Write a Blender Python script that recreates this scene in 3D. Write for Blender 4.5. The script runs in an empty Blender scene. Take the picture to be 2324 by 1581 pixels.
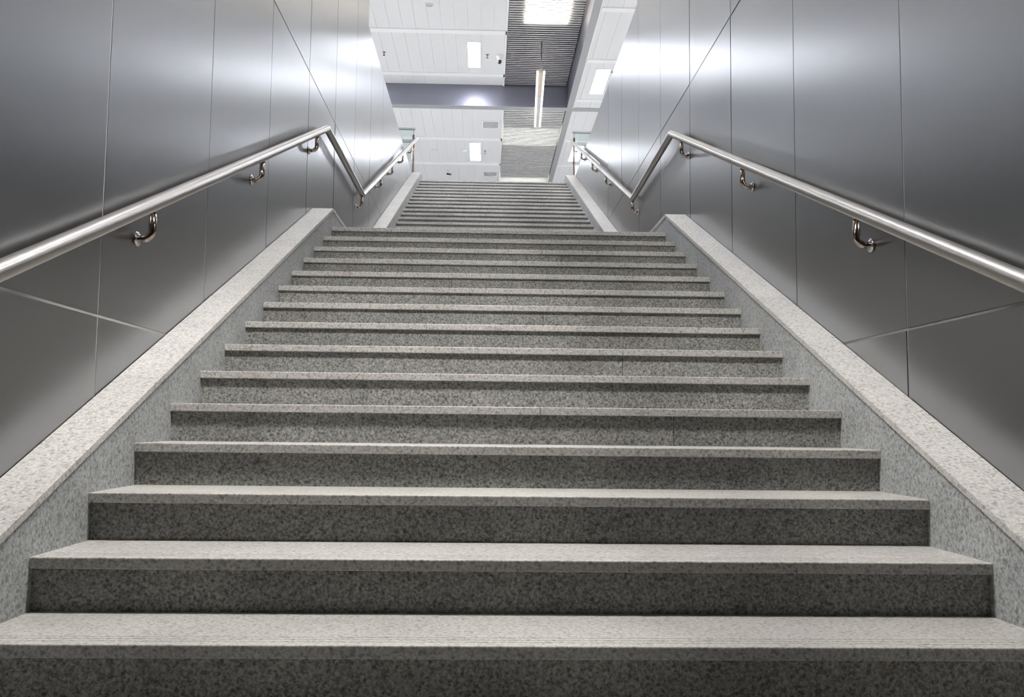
import bpy, bmesh, math, random
from mathutils import Vector, Matrix
random.seed(7)
scn = bpy.context.scene
COL = scn.collection

# ------------------------------------------------------------------ camera
YAW, PITCH, ROLL, FPX = -0.0283, 0.0831, 0.0107, 2089.92
cy_, sy_, cp_, sp_ = math.cos(YAW), math.sin(YAW), math.cos(PITCH), math.sin(PITCH)
F = Vector((-sy_*cp_, cy_*cp_, sp_)); Rv = Vector((cy_, sy_, 0)); Uv = Rv.cross(F)
c_, s_ = math.cos(ROLL), math.sin(ROLL)
R2 = c_*Rv + s_*Uv; U2 = -s_*Rv + c_*Uv
cam_d = bpy.data.cameras.new('camera'); cam = bpy.data.objects.new('camera', cam_d); COL.objects.link(cam)
M3 = Matrix((R2, U2, -F)).transposed()
cam.matrix_world = Matrix.Translation((-0.0863, -1.9839, 0.4638)) @ M3.to_4x4()
cam_d.sensor_fit = 'HORIZONTAL'; cam_d.sensor_width = 36.0; cam_d.lens = 36.0*FPX/2324
cam_d.clip_start = 0.05; cam_d.clip_end = 200
scn.camera = cam

# ------------------------------------------------------------------ world, exposure
w = bpy.data.worlds.new('world'); scn.world = w; w.use_nodes = True
w.node_tree.nodes['Background'].inputs[0].default_value = (0.80, 0.86, 0.84, 1)
w.node_tree.nodes['Background'].inputs[1].default_value = 0.015
scn.view_settings.view_transform = 'Standard'
scn.view_settings.look = 'None'
scn.view_settings.exposure = 0.0
scn.view_settings.gamma = 1.0
scn.cycles.max_bounces = 10
scn.cycles.diffuse_bounces = 6
scn.cycles.glossy_bounces = 6
scn.cycles.sample_clamp_indirect = 6.0
scn.cycles.caustics_reflective = True
scn.cycles.use_denoising = True

PANEL_E = 54.0
FILL_E = 66.0      # unseen ceiling lamps added to brighten the hall and steps
LOUV_E = 60.0       # lamps above the louvres
STAIR_E = 112.0

# ------------------------------------------------------------------ dimensions
T, R, RU = 0.32, 0.1321, 0.1289
HW = 1.18785               # half width of the steps
WX = 1.33                  # wall face
FLOOR_Z = -4*R
ZL, YL = 14*R, 14*T        # landing
Y2 = YL + 2.1978           # first riser of the upper flight
ZT, YT = ZL + 20*RU, Y2 + 19*T   # upper hall floor
ZC, ZLOW = 8.6, 8.084      # raised bay ceiling, lower ceiling
WTOP = 4.53
CAPH = 0.133

# ------------------------------------------------------------------ materials
def mat(name):
    m = bpy.data.materials.new(name); m.use_nodes = True
    return m, m.node_tree.nodes, m.node_tree.links, m.node_tree.nodes['Principled BSDF']

def simple(name, col, rough=0.5, metal=0.0, emit=None, strength=0.0, spec=0.5):
    m, n, l, b = mat(name)
    b.inputs['Base Color'].default_value = (*col, 1); b.inputs['Roughness'].default_value = rough
    b.inputs['Metallic'].default_value = metal
    b.inputs['Specular IOR Level'].default_value = spec
    if emit:
        b.inputs['Emission Color'].default_value = (*emit, 1); b.inputs['Emission Strength'].default_value = strength
    return m

def granite(name, lo, mid, hi, rough, scale=1.0, bump=0.15, dirt=0.15, spec=0.35):
    m, n, l, b = mat(name)
    geo = n.new('ShaderNodeNewGeometry')
    n1 = n.new('ShaderNodeTexNoise'); n1.inputs['Scale'].default_value = 125*scale; n1.inputs['Detail'].default_value = 3; n1.inputs['Roughness'].default_value = 0.6
    n1.inputs['Distortion'].default_value = 0.6
    l.new(geo.outputs['Position'], n1.inputs['Vector'])
    r1 = n.new('ShaderNodeValToRGB'); e = r1.color_ramp.elements
    e[0].position = 0.33; e[0].color = (*lo, 1); e[1].position = 0.66; e[1].color = (*hi, 1)
    k = e.new(0.47); k.color = (*mid, 1)
    l.new(n1.outputs['Fac'], r1.inputs['Fac'])
    # dark mica flecks
    v = n.new('ShaderNodeTexVoronoi'); v.inputs['Scale'].default_value = 130*scale; v.inputs['Randomness'].default_value = 1
    l.new(geo.outputs['Position'], v.inputs['Vector'])
    sep = n.new('ShaderNodeSeparateColor'); l.new(v.outputs['Color'], sep.inputs[0])
    gt = n.new('ShaderNodeMath'); gt.operation = 'GREATER_THAN'; gt.inputs[1].default_value = 0.86
    l.new(sep.outputs[0], gt.inputs[0])
    fm = n.new('ShaderNodeMath'); fm.operation = 'MULTIPLY'; fm.inputs[1].default_value = 0.55; l.new(gt.outputs[0], fm.inputs[0])
    mx = n.new('ShaderNodeMix'); mx.data_type = 'RGBA'; mx.blend_type = 'MULTIPLY'
    l.new(fm.outputs[0], mx.inputs[0]); l.new(r1.outputs['Color'], mx.inputs[6]); mx.inputs[7].default_value = (0.42, 0.42, 0.41, 1)
    # clouds and grime
    n2 = n.new('ShaderNodeTexNoise'); n2.inputs['Scale'].default_value = 3.2; n2.inputs['Detail'].default_value = 5
    l.new(geo.outputs['Position'], n2.inputs['Vector'])
    mr = n.new('ShaderNodeMapRange'); mr.inputs['From Min'].default_value = 0.35; mr.inputs['From Max'].default_value = 0.7
    mr.inputs['To Min'].default_value = 1.0; mr.inputs['To Max'].default_value = 1.0 - dirt
    l.new(n2.outputs['Fac'], mr.inputs['Value'])
    # foot-worn grimy lane right of the middle
    sx_ = n.new('ShaderNodeSeparateXYZ'); l.new(geo.outputs['Position'], sx_.inputs[0])
    lane = n.new('ShaderNodeMapRange'); lane.interpolation_type = 'SMOOTHSTEP'
    dx = n.new('ShaderNodeMath'); dx.operation = 'SUBTRACT'; l.new(sx_.outputs[0], dx.inputs[0]); dx.inputs[1].default_value = 0.55
    ab = n.new('ShaderNodeMath'); ab.operation = 'ABSOLUTE'; l.new(dx.outputs[0], ab.inputs[0])
    l.new(ab.outputs[0], lane.inputs['Value']); lane.inputs['From Min'].default_value = 0.05; lane.inputs['From Max'].default_value = 0.45
    lane.inputs['To Min'].default_value = 0.84; lane.inputs['To Max'].default_value = 1.0
    lm = n.new('ShaderNodeMath'); lm.operation = 'MULTIPLY'; l.new(lane.outputs['Result'], lm.inputs[0]); l.new(mr.outputs['Result'], lm.inputs[1])
    # slab tone
    at = n.new('ShaderNodeAttribute'); at.attribute_name = 'tone'
    mul = n.new('ShaderNodeMath'); mul.operation = 'MULTIPLY'; l.new(lm.outputs[0], mul.inputs[0]); l.new(at.outputs['Fac'], mul.inputs[1])
    sc = n.new('ShaderNodeVectorMath'); sc.operation = 'SCALE'
    l.new(mx.outputs[2], sc.inputs[0]); l.new(mul.outputs[0], sc.inputs['Scale'])
    # rust-brown blots, rare
    n3 = n.new('ShaderNodeTexNoise'); n3.inputs['Scale'].default_value = 7; n3.inputs['Detail'].default_value = 2
    l.new(geo.outputs['Position'], n3.inputs['Vector'])
    m3 = n.new('ShaderNodeMapRange'); m3.inputs['From Min'].default_value = 0.70; m3.inputs['From Max'].default_value = 0.80; m3.inputs['To Max'].default_value = 0.45
    l.new(n3.outputs['Fac'], m3.inputs['Value'])
    mb = n.new('ShaderNodeMix'); mb.data_type = 'RGBA'; mb.blend_type = 'MULTIPLY'
    l.new(m3.outputs['Result'], mb.inputs[0]); l.new(sc.outputs[0], mb.inputs[6]); mb.inputs[7].default_value = (0.62, 0.42, 0.28, 1)
    l.new(mb.outputs[2], b.inputs['Base Color'])
    b.inputs['Roughness'].default_value = rough; b.inputs['Specular IOR Level'].default_value = spec
    bp = n.new('ShaderNodeBump'); bp.inputs['Strength'].default_value = bump; bp.inputs['Distance'].default_value = 0.002
    l.new(n1.outputs['Fac'], bp.inputs['Height']); l.new(bp.outputs['Normal'], b.inputs['Normal'])
    return m

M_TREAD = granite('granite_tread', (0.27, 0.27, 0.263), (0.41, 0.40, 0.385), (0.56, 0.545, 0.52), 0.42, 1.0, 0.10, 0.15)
M_RISER = granite('granite_riser_shaded', (0.08, 0.08, 0.077), (0.215, 0.215, 0.205), (0.38, 0.38, 0.362), 0.6, 1.0, 0.2, 0.25)  # same granite as the treads, darkened to put shade on the step fronts
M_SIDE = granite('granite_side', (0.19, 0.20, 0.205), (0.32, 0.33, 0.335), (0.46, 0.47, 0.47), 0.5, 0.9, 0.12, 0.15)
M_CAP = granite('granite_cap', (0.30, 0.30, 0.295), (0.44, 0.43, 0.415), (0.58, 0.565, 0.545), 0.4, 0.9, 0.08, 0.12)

def brushed(name, col, rough, var=0.06):
    m, n, l, b = mat(name)
    geo = n.new('ShaderNodeNewGeometry')
    b.inputs['Roughness'].default_value = rough
    at = n.new('ShaderNodeAttribute'); at.attribute_name = 'tone'
    sc = n.new('ShaderNodeVectorMath'); sc.operation = 'SCALE'; sc.inputs[0].default_value = col
    l.new(at.outputs['Fac'], sc.inputs['Scale']); l.new(sc.outputs[0], b.inputs['Base Color'])
    b.inputs['Metallic'].default_value = 1.0
    # vertical brushing: highlights spread sideways along the wall and stay tight up and down
    b.inputs['Anisotropic'].default_value = 0.5
    tg = n.new('ShaderNodeCombineXYZ'); tg.inputs[1].default_value = 1.0; l.new(tg.outputs[0], b.inputs['Tangent'])
    return m
M_WALL = brushed('brushed_wall_metal', (0.315, 0.321, 0.331), 0.28)
M_JOINT = simple('joint_sealant', (0.33, 0.33, 0.325), 0.7)
M_JOINTR = simple('dark_joint_sealant', (0.15, 0.15, 0.15), 0.7)
M_BACK = simple('wall_backing', (0.12, 0.12, 0.12), 0.8)
M_RAIL = simple('satin_steel_rail', (0.44, 0.415, 0.385), 0.29, 1.0)
M_STEEL = simple('polished_steel', (0.36, 0.29, 0.26), 0.12, 1.0)
M_FLANGE = simple('bright_steel', (0.55, 0.52, 0.49), 0.12, 1.0)
M_GREYST = simple('grey_steel', (0.20, 0.215, 0.215), 0.3, 0.9)
M_CEIL = simple('white_ceiling', (0.80, 0.80, 0.80), 0.55)
M_CEILJ = simple('ceiling_joint', (0.88, 0.88, 0.88), 0.6)
M_TRIM = simple('white_trim', (0.95, 0.95, 0.95), 0.5)
M_GAP = simple('dark_gap', (0.03, 0.03, 0.03), 0.8)
M_BEAM = simple('grey_beam_cladding', (0.23, 0.23, 0.28), 0.33, 0.75)
M_BEAMB = simple('grey_beam_soffit', (0.30, 0.305, 0.31), 0.45)
M_SLAT = simple('aluminium_slat', (0.60, 0.60, 0.61), 0.38, 0.6)
M_SLATF = simple('pale_aluminium_slat', (0.80, 0.80, 0.78), 0.45, 0.1)
M_PLEN = simple('plenum', (0.25, 0.25, 0.26), 0.8)
M_PLENF = simple('plenum_pale', (0.75, 0.75, 0.73), 0.8)
M_LAMP = simple('lamp_diffuser_cool', (0.9, 0.9, 0.9), 0.5, 0, (0.89, 0.92, 1.0), PANEL_E)
M_LAMPO = simple('lamp_diffuser_fill', (0.9, 0.9, 0.9), 0.5, 0, (0.93, 0.95, 1.0), FILL_E)  # for the added out-of-view lamps only
M_LAMPW = simple('lamp_diffuser_warm', (0.9, 0.9, 0.9), 0.5, 0, (1.0, 0.90, 0.74), LOUV_E)
M_LAMPF = simple('lamp_diffuser_pale', (0.9, 0.9, 0.9), 0.5, 0, (1.0, 0.98, 0.86), 5.0)
M_TUBE = simple('lamp_tube', (0.9, 0.9, 0.9), 0.5, 0, (1.0, 0.98, 0.95), 3.0)
M_TAN = simple('housing_tan_reflection', (0.62, 0.52, 0.42), 0.4, 0.2)  # tan half of a reflection along the pendant, put into the colour
M_PALE = simple('housing_grey_reflection', (0.62, 0.60, 0.60), 0.4, 0.2)  # grey half of the same painted reflection
M_WHITEP = simple('white_plastic', (0.85, 0.85, 0.85), 0.4)
M_VENT = simple('vent_grey', (0.36, 0.36, 0.36), 0.6)
M_SPK = simple('speaker_grey', (0.45, 0.45, 0.46), 0.7)
M_BLACK = simple('black_plastic', (0.02, 0.02, 0.022), 0.25)
M_HFLOOR = simple('hall_floor_stone', (0.75, 0.745, 0.73), 0.3)
M_LFLOOR = simple('lower_floor_stone', (0.12, 0.12, 0.12), 0.4)
M_HWALL = simple('hall_wall', (0.82, 0.83, 0.84), 0.5)
M_SOFFIT = simple('lower_soffit', (0.16, 0.16, 0.16), 0.7)
M_GLASS, n_, l_, b_ = mat('pale_green_glass')
b_.inputs['Base Color'].default_value = (0.86, 0.95, 0.93, 1); b_.inputs['Roughness'].default_value = 0.02
b_.inputs['Transmission Weight'].default_value = 1.0; b_.inputs['IOR'].default_value = 1.45

# ------------------------------------------------------------------ mesh helpers
class MB:
    def __init__(s): s.bm = bmesh.new(); s.tl = s.bm.faces.layers.float.new('tone'); s.mi = 0
    def _fin(s, faces, tone, mi=0):
        for f in faces: f[s.tl] = tone; f.material_index = mi
    def box(s, a, b, tone=1.0, bev=0.0, mi=0):
        x0, y0, z0 = a; x1, y1, z1 = b
        vs = [s.bm.verts.new(p) for p in ((x0,y0,z0),(x1,y0,z0),(x1,y1,z0),(x0,y1,z0),(x0,y0,z1),(x1,y0,z1),(x1,y1,z1),(x0,y1,z1))]
        fs = [s.bm.faces.new([vs[i] for i in q]) for q in ((3,2,1,0),(4,5,6,7),(0,1,5,4),(1,2,6,5),(2,3,7,6),(3,0,4,7))]
        s._fin(fs, tone, mi)
        if bev > 0:
            es = list({e for f in fs for e in f.edges})
            r = bmesh.ops.bevel(s.bm, geom=es, offset=bev, segments=2, affect='EDGES', profile=0.5)
            s._fin(r['faces'], tone, mi)
        return vs
    def prism(s, prof, x0, x1, tone=1.0, mi=0):
        """profile in (y,z), extruded along x"""
        a = [s.bm.verts.new((x0, p[0], p[1])) for p in prof]; b = [s.bm.verts.new((x1, p[0], p[1])) for p in prof]
        n = len(prof); fs = []
        for i in range(n):
            j = (i+1) % n; fs.append(s.bm.faces.new((a[i], a[j], b[j], b[i])))
        fs.append(s.bm.faces.new(a[::-1])); fs.append(s.bm.faces.new(b))
        s._fin(fs, tone, mi); return fs
    def tube(s, pts, r, seg=20, caps=True, tone=1.0, mi=0):
        """round tube along a polyline with true mitres; normals of bends bisect"""
        pts = [Vector(p) for p in pts]; n = len(pts); rings = []
        d0 = (pts[1]-pts[0]).normalized()
        up = Vector((0,0,1)) if abs(d0.z) < 0.9 else Vector((1,0,0))
        u = d0.cross(up).normalized(); v = u.cross(d0).normalized()
        for i in range(n):
            if i == 0: ring = [pts[0] + r*(math.cos(t)*u + math.sin(t)*v) for t in [2*math.pi*k/seg for k in range(seg)]]
            else:
                d = (pts[i]-pts[i-1]).normalized()
                if i < n-1:
                    e = (pts[i+1]-pts[i]).normalized(); nrm = (d+e)
                    nrm = nrm.normalized() if nrm.length > 1e-6 else d
                else: nrm = d
                ring = []
                for p in rings[-1]:
                    t = (pts[i]-p).dot(nrm)/d.dot(nrm); ring.append(p + d*t)
            rings.append(ring)
        V = [[s.bm.verts.new(p) for p in ring] for ring in rings]; fs = []
        for i in range(n-1):
            for k in range(seg):
                j = (k+1) % seg
                f = s.bm.faces.new((V[i][k], V[i][j], V[i+1][j], V[i+1][k])); f.smooth = True; fs.append(f)
        if caps: fs.append(s.bm.faces.new(V[0][::-1])); fs.append(s.bm.faces.new(V[-1]))
        s._fin(fs, tone, mi)
    def lathe(s, prof, origin, axis, seg=24, tone=1.0, mi=0):
        """profile of (radius, height along axis)"""
        axis = Vector(axis).normalized(); o = Vector(origin)
        up = Vector((0,0,1)) if abs(axis.z) < 0.9 else Vector((1,0,0))
        u = axis.cross(up).normalized(); v = axis.cross(u).normalized()
        V = []
        for (r, h) in prof:
            if r < 1e-6: V.append([s.bm.verts.new(o + axis*h)])
            else: V.append([s.bm.verts.new(o + axis*h + r*(math.cos(t)*u + math.sin(t)*v)) for t in [2*math.pi*k/seg for k in range(seg)]])
        fs = []
        for i in range(len(V)-1):
            A, B = V[i], V[i+1]
            for k in range(seg):
                j = (k+1) % seg
                if len(A) == 1 and len(B) == 1: continue
                if len(A) == 1: f = s.bm.faces.new((A[0], B[j], B[k]))
                elif len(B) == 1: f = s.bm.faces.new((A[k], A[j], B[0]))
                else: f = s.bm.faces.new((A[k], A[j], B[j], B[k]))
                f.smooth = True; fs.append(f)
        s._fin(fs, tone, mi)
    def build(s, name, m, parent=None, loc=None):
        bmesh.ops.recalc_face_normals(s.bm, faces=s.bm.faces)
        me = bpy.data.meshes.new(name); s.bm.to_mesh(me); s.bm.free()
        for mm in (m if isinstance(m, (list, tuple)) else [m]): me.materials.append(mm)
        o = bpy.data.objects.new(name, me); COL.objects.link(o)
        if parent: o.parent = parent; o.location = -parent.location if parent.parent is None else (0, 0, 0)
        return o
def struct(o): o['kind'] = 'structure'; return o
def thing(name, label, cat, loc=(0,0,0), group=None):
    o = bpy.data.objects.new(name, None); COL.objects.link(o); o.location = loc; o.empty_display_size = 0.1
    o['label'] = label; o['category'] = cat
    if group: o['group'] = group
    return o
# world coordinates are used for all part meshes; build() shifts each by its parent's origin

# ------------------------------------------------------------------ floors
m = MB(); m.box((-WX, -6, FLOOR_Z-0.2), (WX, -3*T+0.0, FLOOR_Z)); struct(m.build('floor', M_LFLOOR))
m = MB()
YB0, YB1, YH0 = YT+T, 34, -10
m.box((-9, YB0, ZT-0.3), (9, YB1, ZT))
m.box((-9, YH0, ZT-0.3), (-WX-0.131, YB0, ZT)); m.box((WX+0.131, YH0, ZT-0.3), (9, YB0, ZT))
struct(m.build('floor', M_HFLOOR))

# ------------------------------------------------------------------ steps
def tread_prof(y, z, depth, grooves=True, th=0.028):
    """slab section with a rounded nosing and three anti-slip grooves"""
    p = [(y+depth, z-th), (y+depth, z)]
    if grooves:
        for gy in (0.076, 0.055, 0.034):
            p += [(y+gy+0.0017, z), (y+gy+0.0010, z-0.0010), (y+gy-0.0010, z-0.0010), (y+gy-0.0017, z)]
    p += [(y+0.003, z), (y+0.0008, z-0.0008), (y, z-0.003), (y, z-th+0.002), (y+0.002, z-th)]
    return p
def seams(n, lo=-HW, hi=HW):
    if n <= 1: return [(lo, hi)]
    cuts = sorted(random.uniform(-0.9, 0.9) for _ in range(n-1))
    xs = [lo]+cuts+[hi]
    return [(xs[i]+(0.0012 if i else 0), xs[i+1]-(0.0012 if i < n-1 else 0)) for i in range(n)]
def flight(root, y0, z0, r, k0, k1, last_depth):
    """k0..k1 treads; tread k has its nosing at y0+k*T and its top at z0+k*r"""
    for k in range(k0, k1+1):
        y, z = y0+k*T, z0+k*r
        d = T+0.03 if k < k1 else last_depth
        m = MB()
        for a, b in seams(1 if k in (0, 1, 2) else random.choice((1, 2))):
            m.prism(tread_prof(y, z, d), a, b, random.uniform(0.93, 1.06))
        m.build('tread', M_TREAD, root)
        m = MB()
        if k == 4 and y0 == 0: sg = [(-HW, 0.586), (0.588, HW)]
        else: sg = seams(random.choice((1, 2)))
        for a, b in sg:
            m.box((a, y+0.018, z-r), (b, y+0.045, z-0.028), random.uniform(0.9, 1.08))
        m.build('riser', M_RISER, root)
lower = thing('staircase', 'grey granite staircase in the foreground, rising from the bottom of the picture to the landing', 'stairs', (0, -0.96, FLOOR_Z))
flight(lower, 0, 0, R, -3, 13, T+0.03)
upper = thing('staircase', 'farther flight of thin grey granite steps between the landing and the upper hall', 'stairs', (0, Y2, ZL))
flight(upper, Y2-T, ZL, RU, 1, 20, T+0.0)
# landing slab with its own nosing and riser
land = thing('landing_slab', 'flat granite landing between the two flights of steps', 'stair landing', (0, YL, ZL-R))
m = MB()
for a, b in ((-HW, -0.4), (-0.3988, 0.42), (0.4212, HW)):
    m.prism(tread_prof(YL, ZL, 2.1978+0.03), a, b, random.uniform(0.95, 1.05))
m.build('paving', M_TREAD, land)
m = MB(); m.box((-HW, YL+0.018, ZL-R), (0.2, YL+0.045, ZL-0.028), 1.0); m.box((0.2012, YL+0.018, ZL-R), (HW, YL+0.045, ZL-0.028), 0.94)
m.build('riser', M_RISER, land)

# ------------------------------------------------------------------ stringers (granite side curbs)
def stringer(sx, label):
    root = thing('stair_stringer', label, 'stair side curb', (sx*(HW+0.07), -1.2, FLOOR_Z))
    sl, su = R/T, RU/T
    # cap line (y,z) along the top: slope, level landing, slope, level end
    ya = -3*T-0.1
    zb = lambda y: y*sl + CAPH
    y1 = YL-0.01; z1 = ZL + CAPH
    y1 = (z1-CAPH)/sl
    y2 = Y2-T+0.0; ul = lambda y: ZL + (y-(Y2-T))*su + 0.118
    y2 = (z1-(ZL+0.118))/su + (Y2-T)
    y3 = YT+0.02; z3 = ul(y3)
    line = [(ya, zb(ya)), (y1, z1), (y2, z1), (y3, z3), (y3+0.34, z3)]
    th = 0.020
    xi, xo = (HW-0.006)*sx, (WX-0.0005)*sx                       # cap overhangs the side panel a little
    def slab(pts, nm, mt, x0, x1, top, cuts, depth):
        m = MB()
        for (p, q) in zip(pts[:-1], pts[1:]):
            L = q[0]-p[0]; k = max(1, round(L/cuts)); 
            for i in range(k):
                a, b = i/k, (i+1)/k
                ga = 0.0007/L if i else 0; gb = 0.0007/L if i < k-1 else 0
                P = (p[0]+(q[0]-p[0])*(a+ga), p[1]+(q[1]-p[1])*(a+ga)); Q = (p[0]+(q[0]-p[0])*(b-gb), p[1]+(q[1]-p[1])*(b-gb))
                m.prism([(P[0], P[1]-depth), (Q[0], Q[1]-depth), (Q[0], Q[1]-top), (P[0], P[1]-top)], x0, x1, random.uniform(0.95, 1.05))
        return m.build(nm, mt, root)
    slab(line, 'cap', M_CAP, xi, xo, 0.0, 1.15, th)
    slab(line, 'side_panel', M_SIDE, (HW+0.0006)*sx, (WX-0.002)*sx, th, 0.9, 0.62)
    return root
stringer(-1, 'speckled granite side curb climbing beside the steps along the left metal wall')
stringer(1, 'speckled granite side curb climbing beside the steps along the right metal wall')

# ------------------------------------------------------------------ metal clad walls
def wall(sx, name, y0, ybulk):
    m = MB()
    g = 0.005; PW = 1.088
    zj = [FLOOR_Z, 0.80, 2.885, 4.97, 7.055, ZC]
    ys = [y0 + PW*k for k in range(-7, 13)]
    yend = 12.78
    def panel(a, b, c, d):
        ta = random.uniform(-0.0016, 0.0016); tb = random.uniform(-0.0009, 0.0009)
        xa, xb = (WX+0.0012)*sx, (WX+0.012)*sx
        ymid, zmid = (a+b)/2, (c+d)/2
        off = lambda y, z: sx*abs(0) + (ta*(y-ymid) + tb*(z-zmid))
        tone = random.uniform(0.97, 1.03)
        fr = [m.bm.verts.new((xa+off(y, z)+sx*0.0008, y, z)) for y, z in ((a,c),(b,c),(b,d),(a,d))]
        bk = [m.bm.verts.new((xb, y, z)) for y, z in ((a,c),(b,c),(b,d),(a,d))]
        fs = [m.bm.faces.new(fr), m.bm.faces.new(bk[::-1])]
        for i in range(4):
            j = (i+1) % 4; fs.append(m.bm.faces.new((fr[i], bk[i], bk[j], fr[j])))
        m._fin(fs, tone, 0)
    for i in range(len(ys)-1):
        a, b = ys[i]+g, ys[i+1]-g
        if a > yend-0.05: break
        for j in range(5):
            c, d = zj[j]+(g if j else 0), zj[j+1]-g
            spans = [(a, min(b, yend))]
            if d > WTOP:
                if c >= WTOP:
                    if a >= ybulk: continue
                    panel(a, min(b, ybulk), c, d)
                else:
                    if b <= ybulk: panel(a, b, c, d)
                    elif a >= ybulk: panel(a, min(b, yend), c, WTOP)
                    else:
                        panel(a, ybulk, c, d); panel(ybulk+0.0004, min(b, yend), c, WTOP)
            else: panel(a, min(b, yend), c, d)
    # sealant in the joints and the wall behind
    x0, x1, x2 = (WX+0.004)*sx, (WX+0.0125)*sx, (WX+0.13)*sx
    lo, hi = min(x0, x1), max(x0, x1)
    m.box((lo, ys[0], FLOOR_Z), (hi, ybulk-0.002, ZC-0.002), mi=1); m.box((lo, ybulk-0.002, FLOOR_Z), (hi, yend-0.002, WTOP-0.002), mi=1)
    lo, hi = min(x1, x2), max(x1, x2)
    m.box((lo, ys[0], FLOOR_Z), (hi, ybulk, ZC), mi=2); m.box((lo, ybulk, FLOOR_Z), (hi, yend, WTOP), mi=2)
    return struct(m.build(name, [M_WALL, M_JOINT if sx < 0 else M_JOINTR, M_BACK]))
wall(-1, 'wall_left', 0.99, 7.20)
wall(1, 'wall_right', 1.065, 6.58)

# lower passage behind the camera and the slab over it
m = MB(); m.box((-1.327, -6.6, 2.95), (1.327, 2.0, ZT)); m.box((-9, YH0, ZT-0.3), (9, -6.7, ZT)); struct(m.build('ceiling', M_SOFFIT))
# hall enclosure
m = MB(); m.box((-9, YB1, ZT), (9, YB1+0.2, ZC+0.3)); struct(m.build('wall_back', M_HWALL))
m = MB(); m.box((-9.2, YH0, ZT), (-9, YB1, ZC+0.3)); struct(m.build('wall_left', M_HWALL))
m = MB(); m.box((9, YH0, ZT), (9.2, YB1, ZC+0.3)); struct(m.build('wall_right', M_HWALL))
m = MB(); m.box((-9, YH0-0.2, ZT), (9, YH0, ZC+0.3)); struct(m.build('wall_front', M_HWALL))

# ------------------------------------------------------------------ ceilings
def strips(x0, x1, y0, y1, z, start, pitch, gap=0.005, th=0.03):
    """linear metal panels running away from the viewer"""
    m = MB(); x = start
    while x > x0+1e-3:
        a = max(x0, x-pitch)
        m.box((a+gap/2, y0, z), (x-gap/2, y1, z+th), 1.0)
        x -= pitch
    m.box((x0, y0, z+0.012), (x1, y1, z+th+0.02), 1.0, mi=1)
    return m
LX0, LX1, BX0, BX1 = 0.265, 1.775, 1.785, 1.925
CB0, CB1 = 19.55, 19.775     # cross beam
struct(strips(-9, LX0, YH0, CB0, ZC, LX0, 0.268).build('ceiling', [M_CEIL, M_CEILJ]))
struct(strips(-9, LX0, CB1, YB1, ZLOW, LX0, 0.252).build('ceiling', [M_CEIL, M_CEILJ]))
struct(strips(BX1, 9, YH0, CB0, ZLOW, 9, 0.29).build('ceiling', [M_CEIL, M_CEILJ]))
struct(strips(BX1, 9, CB1, YB1, ZLOW, 9, 0.29).build('ceiling', [M_CEIL, M_CEILJ]))
m = MB(); m.box((LX0, YH0, ZC+0.12), (BX0, CB0, ZC+0.3)); struct(m.build('ceiling', M_PLEN))
m = MB(); m.box((LX0, CB1, ZLOW+0.12), (BX0, YB1, ZLOW+0.3)); struct(m.build('ceiling', M_PLENF))
tn = [0]
def trim(a, b, mt):
    tn[0] += 1; m = MB(); m.box(a, b); return struct(m.build('trim_%d' % tn[0], mt))
# beams
trim((-9, CB0, ZLOW-0.001), (BX0, CB1, ZC+0.1), [M_BEAM])
trim((-9, CB0-0.003, ZLOW-0.012), (9, CB1+0.003, ZLOW-0.001), M_BEAMB)
trim((BX0, YH0, ZLOW-0.001), (BX1-0.002, CB0-0.004, ZC+0.1), M_BEAM)
trim((BX0-0.003, YH0, ZLOW-0.012), (BX1, CB0-0.004, ZLOW-0.001), M_BEAMB)
trim((BX0, CB1+0.004, ZLOW-0.001), (BX1-0.002, YB1, ZC+0.1), M_BEAMB)
# cross trims and edge trims
for y in (4.6, 6.95, 9.35, 11.75, 14.15, 16.55, 18.9):
    trim((-9, y-0.09, ZC-0.02), (LX0, y+0.09, ZC-0.0005), M_TRIM)
for y in (22.1, 24.45, 26.8, 29.2):
    trim((-9, y-0.11, ZLOW-0.02), (LX0, y+0.11, ZLOW-0.0005), M_TRIM)
for y in (14.27, 16.67, 19.02, 22.1, 24.45):
    trim((BX1+0.03, y-0.08, ZLOW-0.02), (9, y+0.08, ZLOW-0.0005), M_TRIM)
trim((LX0-0.03, YH0, ZC-0.02), (LX0+0.006, CB0, ZC+0.10), M_TRIM)
trim((LX0-0.03, CB1+0.002, ZLOW-0.02), (LX0+0.006, YB1, ZLOW+0.10), M_TRIM)
trim((BX1+0.001, YH0, ZLOW-0.02), (BX1+0.025, CB0-0.004, ZLOW-0.0005), M_TRIM)

# louvres
def louvre(label, x0, x1, y0, y1, z, pitch, wd, ms, mp, carriers):
    root = thing('louvre_ceiling', label, 'louvred ceiling', ((x0+x1)/2, y0, z))
    m = MB(); y = y0+0.02
    while y < y1-wd:
        e = random.uniform(-0.006, 0.006)
        m.box((x0+0.01, y, z), (x1-0.02+e, y+wd, z+0.012), random.uniform(0.9, 1.05)); m.box((x0+0.01, y, z-0.012), (x1-0.02+e, y+0.006, z+0.034), 1.0)
        y += pitch
    m.build('slat', ms, root)['kind'] = 'stuff'
    for c in carriers:
        q = MB(); q.box((c-0.016, y0, z+0.036), (c+0.016, y1, z+0.06)); q.build('carrier', ms, root)
louvre('grey metal louvre strip in the raised ceiling bay, nearest the stairs, with a glaring lamp behind it', LX0+0.01, LX1, YH0+0.1, CB0-0.01, ZC, 0.105, 0.068, M_SLAT, M_PLEN, (0.6, 1.5))
louvre('pale metal louvre strip in the lower ceiling beyond the dark cross beam', LX0+0.01, LX1, CB1+0.01, 33.9, ZLOW, 0.125, 0.088, M_SLATF, M_PLENF, (0.57, 1.53))

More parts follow.
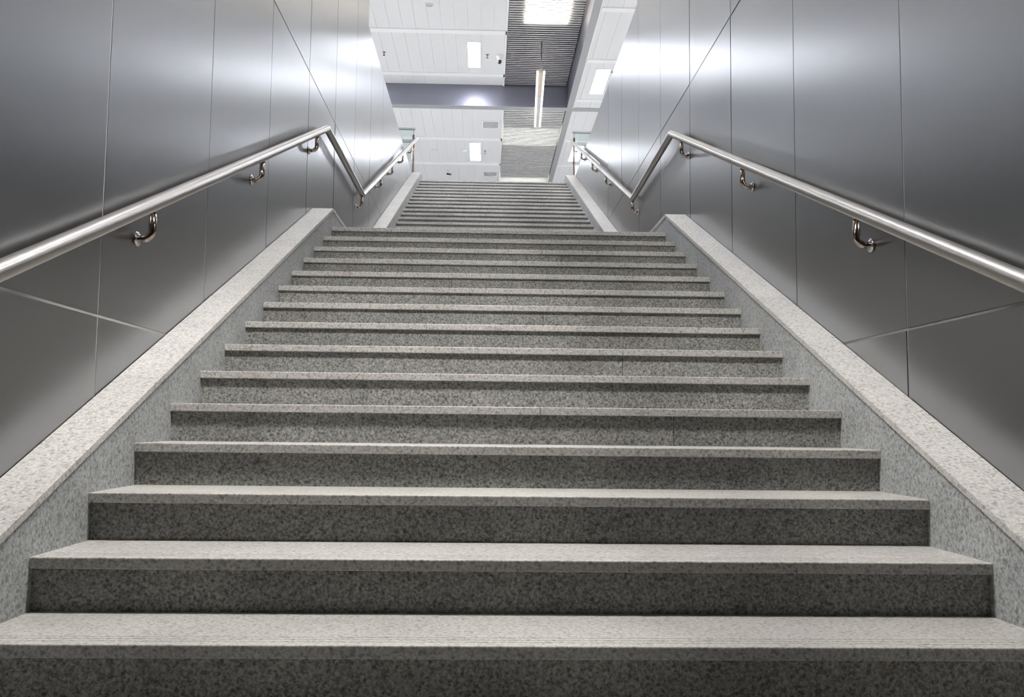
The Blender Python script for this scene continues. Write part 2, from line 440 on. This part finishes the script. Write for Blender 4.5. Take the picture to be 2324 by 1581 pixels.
# ------------------------------------------------------------------ lamps
def panel_light(x0, x1, y0, y1, z, label, group=None, mt=None):
    root = thing('ceiling_light', label, 'ceiling light', ((x0+x1)/2, (y0+y1)/2, z), group)
    m = MB(); f = 0.012
    m.box((x0-f, y0-f, z-0.012), (x1+f, y0, z)); m.box((x0-f, y1, z-0.012), (x1+f, y1+f, z))
    m.box((x0-f, y0, z-0.012), (x0, y1, z)); m.box((x1, y0, z-0.012), (x1+f, y1, z))
    m.build('frame', M_CEIL, root)
    m = MB(); m.box((x0, y0, z-0.008), (x1, y1, z-0.0006)); m.build('diffuser', mt or M_LAMP, root)
M_LAMPS = simple('lamp_diffuser_stair', (0.9, 0.9, 0.9), 0.5, 0, (1.0, 0.965, 0.915), STAIR_E)
root = thing('ceiling_light', 'warm linear light under the slab over the foot of the stairs, outside the view', 'ceiling light', (-0.22, 0.45, 2.95))
m = MB(); m.box((-0.87, 0.28, 2.93), (0.43, 0.62, 2.949)); m.build('housing', M_WHITEP, root)
m = MB(); m.box((-0.82, 0.30, 2.92), (0.38, 0.60, 2.93)); m.build('diffuser', M_LAMPS, root)
panel_light(-0.565, -0.30, 17.07, 18.45, ZC, 'white rectangular light in the raised ceiling left of the louvres, before the dark beam')
panel_light(-0.605, -0.315, 22.47, 24.12, ZLOW, 'white rectangular light in the lower ceiling beyond the dark beam, above the steps')
panel_light(2.215, 2.51, 17.12, 18.57, ZLOW, 'slanted white rectangular light in the narrow white ceiling right of the louvre bay')
panel_light(2.215, 2.51, 22.4, 24.0, ZLOW, 'glaring white light behind the top end of the right handrail')
OFF = 'added fill lights at the hall ceiling, out of view'  # these lamps are added for brightness, none of them is seen
for (x, ys_, z) in ((-0.43, (-7, -4.5, -2, 0.5, 2.9, 4.7, 6.5, 8.2, 9.9), ZC), (-1.4, (-7, -4.5, -2, 0.5, 2.9), ZC), (2.5, (-7, -4.5, -2, 0.5), ZLOW), (-3.6, (5.6, 9.5), ZC), (2.36, (5.6, 10.4), ZLOW), (-7.0, (13, 17, 21.5, 29), None), (6.8, (13, 17, 21.5, 29), ZLOW), (-8.2, (7, 25), None), (8.0, (7, 25), ZLOW)):
    for y in ys_:
        zz = z if z else (ZC if y < CB0 else ZLOW)
        panel_light(x-0.14, x+0.14, y-0.75, y+0.75, zz, 'added rectangular fill light at the hall ceiling, outside the view', OFF, M_LAMPO)

panel_light(-3.74, -3.46, 17.0, 18.5, ZC, 'added rectangular fill light at the hall ceiling, outside the view', OFF)  # added for a stronger highlight on the right wall
def louvre_lamp(x0, x1, y0, y1, z, mt, label, group=None):
    root = thing('louvre_light', label, 'light behind louvres', ((x0+x1)/2, (y0+y1)/2, z), group)
    m = MB(); m.box((x0-0.02, y0-0.02, z+0.075), (x1+0.02, y1+0.02, z+0.119)); m.build('housing', M_WHITEP, root)
    m = MB(); m.box((x0, y0, z+0.064), (x1, y1, z+0.075)); m.build('diffuser', mt, root)
louvre_lamp(0.62, 1.50, 14.55, 15.95, ZC, M_LAMPW, 'blinding warm light behind the grey louvres at the top edge of the picture')
louvre_lamp(0.34, 1.70, 21.1, 22.5, ZLOW, M_LAMPF, 'pale yellow light striped by louvres just beyond the hanging lamp')
louvre_lamp(0.34, 1.70, 25.85, 27.2, ZLOW, M_LAMPF, 'pale yellow light behind louvres right above the top step')
for y in (-6.5, -3.2, 0.2, 4.2, 8.0):  # unseen lamps added to light the stairs and upper step fronts
    louvre_lamp(0.62, 1.50, y, y+1.4, ZC, M_LAMPW, 'added warm fill light behind the louvres, outside the view', 'added louvre fill lights out of view')

# pendant: slim hanging luminaire with two bright tubes
pend = thing('pendant_lamp', 'long slim lamp with two bright tubes hanging on a rod below the louvres', 'hanging lamp', (1.0, 16.92, 7.945))
def obl(m, c0, c1, w0, w1, z0, z1, ya, yb):
    vs = []
    for y, c, w_ in ((ya, c0, w0), (yb, c1, w1)):
        for x, z in ((c-w_/2, z0), (c+w_/2, z0), (c+w_/2, z1), (c-w_/2, z1)): vs.append(m.bm.verts.new((x, y, z)))
    fs = [m.bm.faces.new([vs[i] for i in q]) for q in ((0,1,2,3),(7,6,5,4),(0,4,5,1),(1,5,6,2),(2,6,7,3),(3,7,4,0))]
    m._fin(fs, 1.0)
cx = lambda y: 1.0 + (y-16.95)/(20.53-16.95)*0.127
ym = 18.35
m = MB(); obl(m, cx(16.95), cx(ym), 0.085, 0.08, 7.915, 8.0, 16.95, ym); m.build('near_cover', M_TAN, pend)['label'] = 'front half of the cover, tan reflection painted in'
m = MB(); obl(m, cx(ym), cx(20.53), 0.08, 0.07, 7.905, 7.985, ym, 20.53); m.build('far_cover', M_PALE, pend)
for s in (-1, 1):
    m = MB(); m.tube([(cx(16.97)+s*0.072, 16.97, 7.945), (cx(20.53)+s*0.06, 20.53, 7.93)], 0.022, 12); m.build('tube', M_TUBE, pend)
m = MB(); m.tube([(cx(16.95), 16.965, 7.99), (cx(16.95)+0.012, 16.965, ZC)], 0.014, 12); m.build('rod', M_GREYST, pend)
m = MB(); m.tube([(cx(20.4), 20.4, 7.98), (cx(20.4), 20.4, ZLOW)], 0.012, 12); m.build('rod', M_GREYST, pend)

# ------------------------------------------------------------------ ceiling fittings
def vent(x0, x1, y0, y1, z, label):
    root = thing('air_vent', label, 'air vent', ((x0+x1)/2, (y0+y1)/2, z))
    m = MB(); f = 0.03
    for a, b in (((x0, y0), (x1, y0+f)), ((x0, y1-f), (x1, y1)), ((x0, y0+f), (x0+f, y1-f)), ((x1-f, y0+f), (x1, y1-f))):
        m.box((a[0], a[1], z-0.02), (b[0], b[1], z))
    m.build('frame', M_TRIM, root)
    # hipped deflector dropping to a point, with two raised ribs around it
    m = MB(); cxm, cym = (x0+x1)/2, (y0+y1)/2
    h, hy = (x1-x0)/2-f, (y1-y0)/2-f
    a = [m.bm.verts.new((cxm+sx*h, cym+sy*hy, z-0.004)) for sx, sy in ((-1,-1),(1,-1),(1,1),(-1,1))]
    t = m.bm.verts.new((cxm, cym, z-0.085))
    m._fin([m.bm.faces.new((a[i], a[(i+1)%4], t)) for i in range(4)], 1.0)
    m.build('deflector', M_VENT, root)
    m = MB(); m.box((x0+f, y0+f, z-0.003), (x1-f, y1-f, z-0.0006)); m.build('backing', M_VENT, root)
vent(-0.265, 0.18, 20.62, 21.18, ZLOW, 'square air vent left of the louvres, just beyond the dark beam')
vent(-0.255, 0.20, 25.25, 25.75, ZLOW, 'farther square air vent close above the top step')

def sprinkler(x, y, z, label):
    root = thing('sprinkler_head', label, 'sprinkler', (x, y, z))
    m = MB(); m.lathe([(0, 0), (0.035, 0), (0.03, -0.008), (0.012, -0.012), (0, -0.012)], (x, y, z-0.0006), (0, 0, 1), 16); m.build('escutcheon', M_GREYST, root)
    m = MB(); m.lathe([(0.009, -0.01), (0.009, -0.05), (0.004, -0.052), (0.004, -0.07), (0.025, -0.072), (0.025, -0.076), (0, -0.076)], (x, y, z), (0, 0, 1), 12); m.build('nozzle', M_BLACK, root)
sprinkler(-2.41, 17.71, ZC, 'small sprinkler near the left metal wall on the raised white ceiling')
sprinkler(-0.14, 17.73, ZC, 'small sprinkler between the rectangular light and the dome camera')
sprinkler(2.56, 17.26, ZLOW, 'small sprinkler beside the slanted ceiling light at the right wall')
sprinkler(-0.183, 23.18, ZLOW, 'small sprinkler right of the far ceiling light')

root = thing('ceiling_speaker', 'round grey speaker in the white ceiling at the top edge of the picture', 'speaker', (-1.28, 15.37, ZC))
m = MB(); m.lathe([(0.062, 0), (0.085, 0), (0.083, -0.012), (0.064, -0.014), (0.062, 0)], (-1.28, 15.37, ZC-0.0006), (0,0,1), 32); m.build('rim', M_WHITEP, root)
m = MB(); m.lathe([(0, 0), (0.064, 0), (0.064, -0.006), (0, -0.012)], (-1.28, 15.37, ZC-0.0006), (0,0,1), 32); m.build('grille', M_SPK, root)
for x, lb in ((-1.595, 'left of two faint round detectors on the far white ceiling'), (-0.76, 'right of two faint round detectors, beside the far ceiling light')):
    m = MB(); m.lathe([(0, 0), (0.085, 0), (0.08, -0.02), (0.05, -0.035), (0, -0.037)], (0, 0, 0), (0,0,1), 24)
    o = m.build('smoke_detector', M_WHITEP); o.location = (x, 23.18, ZLOW-0.0006); o['label'] = lb; o['category'] = 'smoke detector'; o['group'] = 'smoke detectors on the far ceiling'

def dome_cam(x, y, z, label):
    root = thing('dome_camera', label, 'security camera', (x, y, z))
    m = MB(); m.lathe([(0, 0), (0.075, 0), (0.078, -0.02), (0.06, -0.045), (0.05, -0.10), (0.045, -0.12), (0, -0.12)], (x, y, z-0.0006), (0,0,1), 28); m.build('housing', M_WHITEP, root)
    m = MB(); m.lathe([(0.042, -0.12), (0.045, -0.14), (0.038, -0.175), (0.02, -0.195), (0, -0.2)], (x, y, z), (0,0,1), 24); m.build('lens', M_BLACK, root)
dome_cam(0.13, 17.75, ZC, 'white dome camera with black lens beside the louvres')
root = thing('bullet_camera', 'small black camera hanging from the far ceiling just above the top step', 'security camera', (-1.30, 25.2, ZLOW))
m = MB(); m.tube([(-1.30, 25.2, ZLOW-0.0006), (-1.30, 25.2, ZLOW-0.1)], 0.012, 10); m.build('stem', M_WHITEP, root)
m = MB(); m.tube([(-1.22, 25.32, ZLOW-0.10), (-1.32, 25.16, ZLOW-0.13)], 0.026, 14); m.build('body', M_BLACK, root)

# ------------------------------------------------------------------ handrails
RX, RR = 1.275, 0.0262
def handrail(sx, label, k1, k2, end, off, brackets):
    X = RX*sx
    z = lambda y: off + 0.4095*y
    z1 = z(k1)
    path = [(X, -1.55, z(-1.15)), (X, -1.15, z(-1.15)), (X, k1, z1), (X, k2[0], k2[1]), (X, end[0], end[1])]
    root = thing('handrail', label, 'handrail', (X, k1, z1))
    m = MB(); m.tube(path, RR, 32)
    m.build('rail', M_RAIL, root)
    seg = list(zip(path[:-1], path[1:]))
    def zr(y):
        for a, b in seg:
            if a[1] <= y <= b[1]: return a[2]+(b[2]-a[2])*(y-a[1])/(b[1]-a[1])
    for y in brackets:
        zt = zr(y); zf = zt-0.128
        pts = [((WX-0.004)*sx, y, zf)]
        pts.append(((RX+0.030)*sx, y, zf))
        for k in range(1, 9):
            a = math.pi/2*k/8
            pts.append(((RX+0.030-0.032*math.sin(a)+0.002)*sx, y, zf+0.034*(1-math.cos(a))))
        pts.append((pts[-1][0], y, zt-RR+0.004))
        m = MB(); m.tube(pts, 0.0135, 16)
        m.lathe([(0, 0), (0.015, 0), (0.013, 0.010), (0, 0.010)], (pts[-1][0], y, zt-RR-0.006), (0, 0, 1), 16)
        br = m.build('bracket', M_STEEL, root)
        m = MB(); m.lathe([(0, 0), (0.027, 0), (0.027, 0.003), (0.025, 0.006), (0.016, 0.009), (0.0125, 0.010), (0, 0.010)], ((WX-0.001)*sx, y, zf), (-sx, 0, 0), 28)
        fl = m.build('wall_flange', M_FLANGE); fl.parent = br
handrail(-1, 'satin steel handrail with kinked run on the left metal wall', 4.66, (6.64, 2.625), (13.0, 5.19), 0.7135, (-0.25, 1.275, 2.80, 4.29, 6.59, 8.08, 9.25, 10.56, 11.9))
handrail(1, 'satin steel handrail with kinked run on the right metal wall', 4.69, (6.49, 2.60), (12.72, 5.092), 0.722, (-0.2, 1.33, 2.82, 4.345, 6.5, 8.43, 9.80, 11.2, 12.4))

# ------------------------------------------------------------------ balustrade ends at the head of the stairs
def balustrade(sx, label):
    y = 12.86; xp = 1.322*sx; xe = 2.2*sx
    root = thing('glass_balustrade', label, 'balustrade', (xp, y, ZT))
    base = ZT; foot = ZT+0.1265
    def p(nm, mt, f):
        m = MB(); f(m); return m.build(nm, mt, root)
    p('post', M_STEEL, lambda m: m.tube([(xp, y, foot), (xp, y, 5.20)], 0.017, 16))
    p('post', M_STEEL, lambda m: m.tube([(xe, y, base), (xe, y, 5.20)], 0.020, 16))
    p('pin', M_GREYST, lambda m: m.tube([(xp, y, 5.19), (xp, y, 5.29)], 0.006, 10))
    p('pin', M_GREYST, lambda m: m.tube([(xe, y, 5.19), (xe, y, 5.29)], 0.006, 10))
    x0, x1 = sorted((xp-0.025*sx, xe+0.03*sx))
    p('top_rail', M_GREYST, lambda m: m.box((x0, y-0.022, 5.285), (x1, y+0.022, 5.315), bev=0.004))
    x0, x1 = sorted((xp+0.02*sx, xe-0.02*sx))
    p('middle_rail', M_GREYST, lambda m: m.box((x0, y-0.015, 5.075), (x1, y+0.015, 5.12), bev=0.004))
    p('glass_panel', M_GLASS, lambda m: m.box((x0, y-0.005, 5.12), (x1, y+0.005, 5.285)))
    p('glass_panel', M_GLASS, lambda m: m.box((x0, y-0.005, base+0.06), (x1, y+0.005, 5.075)))
balustrade(-1, 'glass balustrade with steel post at the top of the left wall')
balustrade(1, 'glass balustrade with steel post at the top of the right wall')
